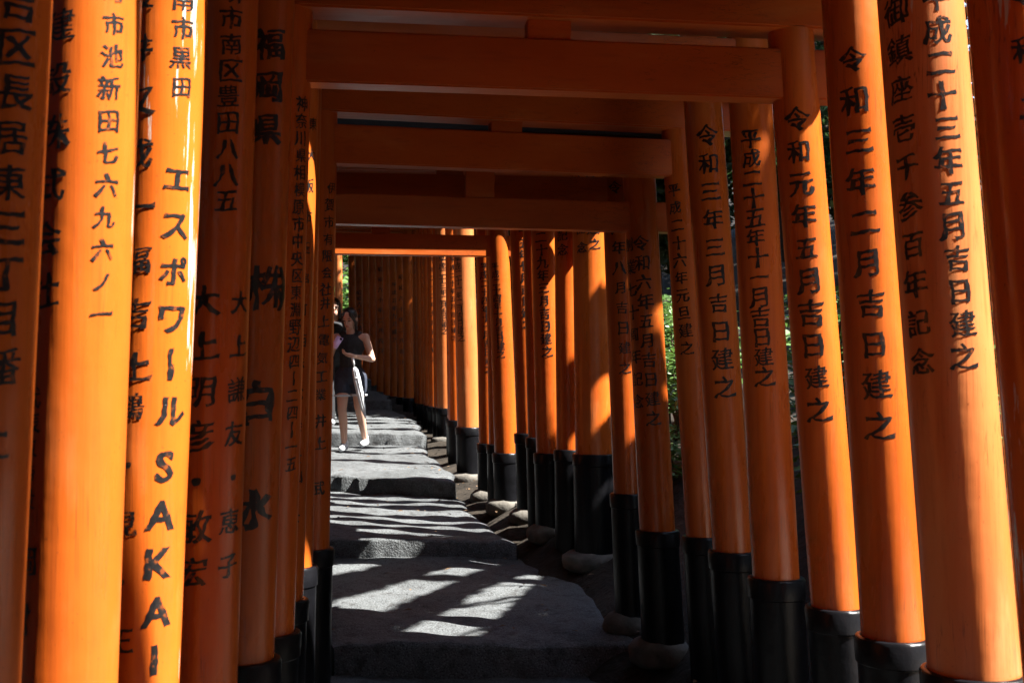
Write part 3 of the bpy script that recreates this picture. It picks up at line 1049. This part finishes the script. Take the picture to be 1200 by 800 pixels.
# broad trees on the left whose crowns reach over the path
t3 = tree_proto(21, 8.4, 3.4, 14000, M['leaf_dark'], .62)
for k in range(10):
    y = -6.5 + 3.6 * k
    x = row_x(y) - 3.9
    place(t3, used, (x, y, ground_z(x, y)), k * 2.2, 1.0, 'broad dark tree on the left whose crown hangs over the gates', 'tree', 'trees overhanging the gates from the left')
s1 = shrub_proto(5, M['leaf'])
s2 = shrub_proto(6, M['leaf'], 0.8, 800)
SHR = [(1.05, 8.6), (1.25, 9.4), (1.45, 10.3), (1.6, 11.4), (1.75, 12.6), (1.3, 11.0), (1.9, 14), (1.5, 9.9), (2.1, 15.5), (1.95, 7.3), (2.3, 8.5), (2.7, 9.9), (3.0, 11.4), (1.75, 6.2), (2.4, 6.6), (3.2, 8.4)]
for k, (x, y) in enumerate(SHR):
    p = s1 if k % 2 == 0 else s2
    place(p, used, (x, y, ground_z(x, y)), k * 2.1, 0.8 + 0.3 * ((k * 5) % 4) / 3,
          'leafy green shrub on the bank, seen through the gap in the right row', 'shrub', 'shrubs on the bank')

for k, (x, y, sc_) in enumerate([(-4.7, 33, 2.6), (-5.6, 32, 2.4), (-4.0, 34.5, 2.8), (-6.3, 34, 2.6)]):
    place(s1 if k % 2 else s2, used, (x, y, ground_z(x, y)), k * 1.7, sc_, 'big green bush seen past the left end of the tunnel', 'shrub', 'bushes past the end of the tunnel')
rnd = random.Random(5)
V, Fc = [], []
for _ in range(420):
    y = rnd.uniform(5.5, 20)
    x = row_x(y) + rnd.choice([rnd.uniform(-.45, .5), rnd.uniform(-2.2, .3)])
    z = ground_z(x, y)
    k = [i for i, q_ in enumerate(STEPS) if q_[0] <= y < q_[1]][0]
    y0_, y1_, za, zb = STEPS[k]
    if row_x(y) - 1.75 < x < row_x(y) - .3 and y - y0_ > .12 and y1_ - y > .12:
        z = max(z, za + (zb - za) * (y - y0_) / (y1_ - y0_) + .016)
    a = rnd.uniform(0, 6.28)
    s_ = rnd.uniform(.03, .065)
    ax, sd = Vector((math.cos(a), math.sin(a), rnd.uniform(-.1, .3))), Vector((-math.sin(a), math.cos(a), rnd.uniform(-.2, .2)))
    p = Vector((x, y, z + .008))
    b = len(V)
    V += [p, p + ax * s_ * .45 + sd * s_ * .28 + Vector((0, 0, .006)), p + ax * s_, p + ax * s_ * .45 - sd * s_ * .28 + Vector((0, 0, .004))]
    Fc += [(b, b + 1, b + 2), (b, b + 2, b + 3)]
fl = link_mesh('fallen_leaves', V, Fc, M['dead_leaf'], smooth=False)
fl['kind'] = 'stuff'

# ------------------------------------------------------------------ people
def capsule(bm, p, q, r1, r2, seg=12):
    p, q = Vector(p), Vector(q)
    d = q - p
    L = max(d.length, 1e-5)
    rot = d.to_track_quat('Z', 'Y').to_matrix().to_4x4()
    rings = []
    prof = [(-math.pi / 2 + math.pi / 2 * i / 4, 0) for i in range(5)] + [(math.pi / 2 * i / 4, 1) for i in range(5)]
    for a, e in prof:
        rr = (r2 if e else r1)
        z = (L if e else 0) + math.sin(a) * rr
        rad = max(1e-4, math.cos(a) * rr)
        rings.append([bm.verts.new(Matrix.Translation(p) @ rot @ Vector((rad * math.cos(2 * math.pi * i / seg), rad * math.sin(2 * math.pi * i / seg), z))) for i in range(seg)])
    for j in range(len(rings) - 1):
        for i in range(seg):
            bm.faces.new((rings[j][i], rings[j][(i + 1) % seg], rings[j + 1][(i + 1) % seg], rings[j + 1][i]))
    bm.faces.new(rings[0][::-1])
    bm.faces.new(rings[-1])


def ellipsoid(bm, c, rad, rot=None):
    m = Matrix.Translation(Vector(c)) @ (rot.to_4x4() if rot else Matrix.Identity(4)) @ Matrix.Diagonal((*rad, 1))
    bmesh.ops.create_icosphere(bm, subdivisions=3, radius=1, matrix=m)


def fuse(name, bm, mat, parent, vox, smooth_it=4):
    me = bpy.data.meshes.new('tmp')
    bm.to_mesh(me)
    bm.free()
    o = bpy.data.objects.new('tmp', me)
    COL.objects.link(o)
    md = o.modifiers.new('r', 'REMESH')
    md.mode = 'VOXEL'
    md.voxel_size = vox
    ms = o.modifiers.new('s', 'SMOOTH')
    ms.factor = 0.5
    ms.iterations = smooth_it
    bpy.context.view_layer.update()
    dg = bpy.context.evaluated_depsgraph_get()
    m2 = bpy.data.meshes.new_from_object(o.evaluated_get(dg))
    bpy.data.objects.remove(o)
    m2.name = name
    m2.materials.clear()
    m2.materials.append(mat)
    m2.polygons.foreach_set('use_smooth', [True] * len(m2.polygons))
    r_ = bpy.data.objects.new(name, m2)
    COL.objects.link(r_)
    r_.parent = parent
    return r_


def hand(bm, wrist, tip_dir, palm_n, thumb_side):
    """Palm and five curled fingers."""
    w = Vector(wrist)
    d = Vector(tip_dir).normalized()
    n = Vector(palm_n).normalized()
    s = d.cross(n).normalized() * thumb_side
    capsule(bm, w, w + d * .05, .022, .026)
    capsule(bm, w + d * .03 + s * .018, w + d * .075 + s * .024, .015, .013)
    capsule(bm, w + d * .03 - s * .018, w + d * .075 - s * .024, .015, .013)
    for k, L in enumerate((.068, .075, .07, .055)):
        o = s * (.030 - .020 * k)
        a = w + d * .08 + o
        b = a + d * L * .5 + n * L * .2
        c = b + d * L * .15 + n * L * .45
        capsule(bm, a, b, .0085, .008, 8)
        capsule(bm, b, c, .008, .007, 8)
    a = w + d * .025 + s * .026
    b = a + d * .03 + s * .022 + n * .012
    c = b + d * .025 + n * .02
    capsule(bm, a, b, .011, .0095, 8)
    capsule(bm, b, c, .0095, .008, 8)


def make_person(loc, rz, label, J, top_mat, bottom_mat, long_trousers=False, scale=1.0):
    root = empty('person', loc, label, 'person')
    root.rotation_euler = (0, 0, rz)
    root.scale = (scale,) * 3
    bm = bmesh.new()
    # trunk
    ellipsoid(bm, J['pelvis'], (.155, .105, .11))
    capsule(bm, J['pelvis'], J['waist'], .112, .100)
    capsule(bm, J['waist'], J['chest'], .102, .115)
    ellipsoid(bm, J['chest'], (.15, .105, .13))
    for s in (-1, 1):
        sh = J['shoulder' + str(s)]
        capsule(bm, Vector(J['chest']) + Vector((.03 * s, 0, .07)), sh, .062, .05)
        capsule(bm, sh, J['elbow' + str(s)], .046, .034)
        capsule(bm, J['elbow' + str(s)], J['wrist' + str(s)], .036, .022)
        hand(bm, J['wrist' + str(s)], J['hdir' + str(s)], J['hn' + str(s)], J['thumb' + str(s)])
        hip = Vector(J['pelvis']) + Vector((.085 * s, 0, -.03))
        capsule(bm, hip, J['knee' + str(s)], .085, .052)
        capsule(bm, J['knee' + str(s)], Vector(J['knee' + str(s)]).lerp(Vector(J['ankle' + str(s)]), .38) + Vector((0, .012, 0)), .050, .049)
        capsule(bm, Vector(J['knee' + str(s)]).lerp(Vector(J['ankle' + str(s)]), .38) + Vector((0, .012, 0)), J['ankle' + str(s)], .049, .032)
        an = Vector(J['ankle' + str(s)])
        capsule(bm, an + Vector((0, .03, -.045)), an + Vector((0, -.12, -.055)), .03, .026)
    capsule(bm, Vector(J['chest']) + Vector((0, .01, .10)), J['head'], .052, .046)
    hd = Vector(J['head'])
    q = Quaternion((1, 0, 0), J['nod']) if True else None
    R_ = (Quaternion((0, 0, 1), J['turn']) @ q).to_matrix()
    ellipsoid(bm, hd + R_ @ Vector((0, .005, .02)), (.075, .093, .100), R_)
    ellipsoid(bm, hd + R_ @ Vector((0, -.028, -.045)), (.054, .058, .066), R_)
    capsule(bm, hd + R_ @ Vector((0, -.088, .012)), hd + R_ @ Vector((0, -.104, -.024)), .009, .013)
    for s in (-1, 1):
        ellipsoid(bm, hd + R_ @ Vector((.076 * s, .01, -.005)), (.012, .022, .032), R_)
        ellipsoid(bm, hd + R_ @ Vector((.03 * s, -.074, .026)), (.028, .016, .010), R_)
    fuse('body', bm, M['skin'], root, .0075, 3)
    # face
    for s in (-1, 1):
        bm = bmesh.new()
        ellipsoid(bm, hd + R_ @ Vector((.031 * s, -.083, .006)), (.014, .007, .007), R_)
        bm_obj('eye', bm, M['eye'], root)
        bm = bmesh.new()
        ellipsoid(bm, hd + R_ @ Vector((.033 * s, -.088, .032)), (.020, .006, .004), R_)
        bm_obj('eyebrow', bm, M['hair'], root)
    bm = bmesh.new()
    ellipsoid(bm, hd + R_ @ Vector((0, -.082, -.056)), (.023, .009, .008), R_)
    bm_obj('mouth', bm, M['lip'], root)
    # hair
    bm = bmesh.new()
    ellipsoid(bm, hd + R_ @ Vector((0, .024, .038)), (.087, .096, .098), R_)
    ellipsoid(bm, hd + R_ @ Vector((0, .055, -.03)), (.076, .062, .095), R_)
    for s in (-1, 1):
        capsule(bm, hd + R_ @ Vector((.05 * s, -.062, .075)), hd + R_ @ Vector((.078 * s, -.03, -.02)), .022, .014)
        capsule(bm, hd + R_ @ Vector((.078 * s, -.02, -.02)), hd + R_ @ Vector((.07 * s, .0, -.12)), .016, .018)
    capsule(bm, hd + R_ @ Vector((0, .08, -.02)), hd + R_ @ Vector((0, .10, -.18)), .05, .03)
    fuse('hair', bm, M['hair'], root, .008, 2)
    # sleeveless top
    bm = bmesh.new()
    ellipsoid(bm, Vector(J['chest']), (.164, .120, .138))
    capsule(bm, Vector(J['waist']) + Vector((0, 0, -.04)), J['chest'], .125, .128)
    for s in (-1, 1):
        capsule(bm, Vector(J['chest']) + Vector((.05 * s, 0, .04)), Vector(J['chest']) + Vector((.088 * s, 0, .115)), .07, .052)
    fuse('top', bm, top_mat, root, .010, 3)
    # shorts or trousers
    bm = bmesh.new()
    ellipsoid(bm, J['pelvis'], (.172, .122, .125))
    capsule(bm, J['pelvis'], Vector(J['waist']) + Vector((0, 0, -.02)), .13, .112)
    for s in (-1, 1):
        hip = Vector(J['pelvis']) + Vector((.088 * s, 0, -.03))
        kn = Vector(J['knee' + str(s)])
        if long_trousers:
            capsule(bm, hip, kn, .098, .07)
            capsule(bm, kn, J['ankle' + str(s)], .068, .055)
        else:
            capsule(bm, hip, hip.lerp(kn, .34), .100, .098)
    sh = fuse('trousers' if long_trousers else 'shorts', bm, bottom_mat, root, .010, 3)
    if not long_trousers:
        for s in (-1, 1):
            hip = Vector(J['pelvis']) + Vector((.088 * s, 0, -.03))
            kn = Vector(J['knee' + str(s)])
            bm = bmesh.new()
            bm.free()
            e0, e1 = hip.lerp(kn, .545), hip.lerp(kn, .60)
            V, Fc = lathe([(.088, 0), (.0945, .002), (.0945, .02), (.088, .022)], 28, 0, 0, cap=False)
            link_mesh('hem', [Vector(v) + e1 for v in V], Fc, M['white_cloth'], sh)
    for s in (-1, 1):
        an = Vector(J['ankle' + str(s)])
        bm = bmesh.new()
        capsule(bm, an + Vector((0, .035, -.045)), an + Vector((0, -.13, -.058)), .040, .034)
        capsule(bm, an + Vector((0, .02, -.03)), an + Vector((0, .01, .01)), .040, .040)
        fuse('shoe', bm, M['white_cloth'], root, .008, 2)
    return root


J1 = dict(pelvis=(0, 0, .83), waist=(0, .005, .98), chest=(0, 0, 1.16), head=(-.005, -.035, 1.45), nod=0.32, turn=-.15,
          knee1=(.10, -.02, .47), ankle1=(.115, .20, .12), ankle_1=0)
J1['knee-1'] = (-.07, -.10, .46); J1['ankle-1'] = (-.045, -.09, .085)
J1['shoulder-1'] = (-.165, 0, 1.25); J1['shoulder1'] = (.165, 0, 1.25)
J1['elbow-1'] = (-.235, -.03, 1.02); J1['elbow1'] = (.25, -.02, 1.01)
J1['wrist-1'] = (-.15, -.22, 1.10); J1['wrist1'] = (.085, -.21, 1.04)
J1['hdir-1'] = (.35, -.35, .8); J1['hdir1'] = (-.9, -.35, .25)
J1['hn-1'] = (.6, .6, 0); J1['hn1'] = (0, .3, 1)
J1['thumb-1'] = 1; J1['thumb1'] = 1
WX, WY = (411 - 600) * 13.3 / F, 13.3
wz = 0.694 + (0.80 - 0.694) * (13.3 - 11.1) / 2.9 + 0.01
woman = make_person((WX, WY, wz), -0.12, 'woman in black sleeveless top and dark shorts looking down at her phone on the steps', J1, M['black_cloth'], M['navy_cloth'])
J2 = dict(J1)
J2['nod'] = 0.1
place2 = ((391 - 600) * 15.0 / F, 15.0)
pz2 = 0.95 + 0.15 * (1.0 / 3.5) + 0.01
make_person((*place2, pz2), 0.3, 'dark haired person in dark clothes behind the woman, mostly hidden by the left posts', J2, M['black_cloth'], M['black_cloth'], True, 1.0)

# phone, parasol
ph = empty('phone', (WX - .11, WY - .30, wz + 1.19), 'lilac phone held up in the hands of the woman', 'phone')
ph.rotation_euler = (math.radians(-32), math.radians(28), 0)
bm = bmesh.new()
bmesh.ops.create_cube(bm, size=1, matrix=Matrix.Diagonal((.076, .009, .158, 1)))
bmesh.ops.bevel(bm, geom=bm.edges[:], offset=.004, segments=2, affect='EDGES')
bm_obj('case', bm, M['lilac'], ph)
bm = bmesh.new()
bmesh.ops.create_cube(bm, size=1, matrix=Matrix.Translation((0, .0052, 0)) @ Matrix.Diagonal((.068, .002, .148, 1)))
bm_obj('screen', bm, M['screen'], ph)
bm = bmesh.new()
bmesh.ops.create_cube(bm, size=1, matrix=Matrix.Translation((.02, -.0058, .055)) @ Matrix.Diagonal((.026, .003, .028, 1)))
bm_obj('camera_bump', bm, M['screen'], ph)

pa, pb = Vector((WX + .055, WY - .27, wz + 1.02)), Vector((WX + .19, WY - .20, wz + .36))
um = empty('folded_umbrella', pb, 'closed pale umbrella hanging from the hand of the woman', 'umbrella')
d = (pa - pb)
prof = [(.006, 0), (.010, .03), (.026, .12), (.034, .28), (.036, .42), (.028, .54), (.014, .57), (.006, .575)]
V, Fc = [], []
qt = d.to_track_quat('Z', 'Y')
seg = 32
for rr_, z in prof:
    for i in range(seg):
        a = 2 * math.pi * i / seg
        rw = rr_ * (1 + .22 * math.sin(8 * a + z * 5))
        V.append(qt @ Vector((rw * math.cos(a), rw * math.sin(a), z)))
for j in range(len(prof) - 1):
    for i in range(seg):
        a, b = j * seg + i, j * seg + (i + 1) % seg
        Fc.append((a, b, b + seg, a + seg))
link_mesh('canopy', V, Fc, M['white_cloth'], um)
V, Fc = lathe([(.006, .56), (.006, .60), (.013, .605), (.014, .675), (.008, .685)], 12, 0, 0)
V = [qt @ Vector(v) for v in V]
link_mesh('handle', V, Fc, M['metal'], um)
V, Fc = lathe([(.017, .44), (.040, .445), (.040, .465), (.017, .47)], 24, 0, 0, cap=False)
V = [qt @ Vector(v) for v in V]
link_mesh('tie_band', V, Fc, M['metal'], um)
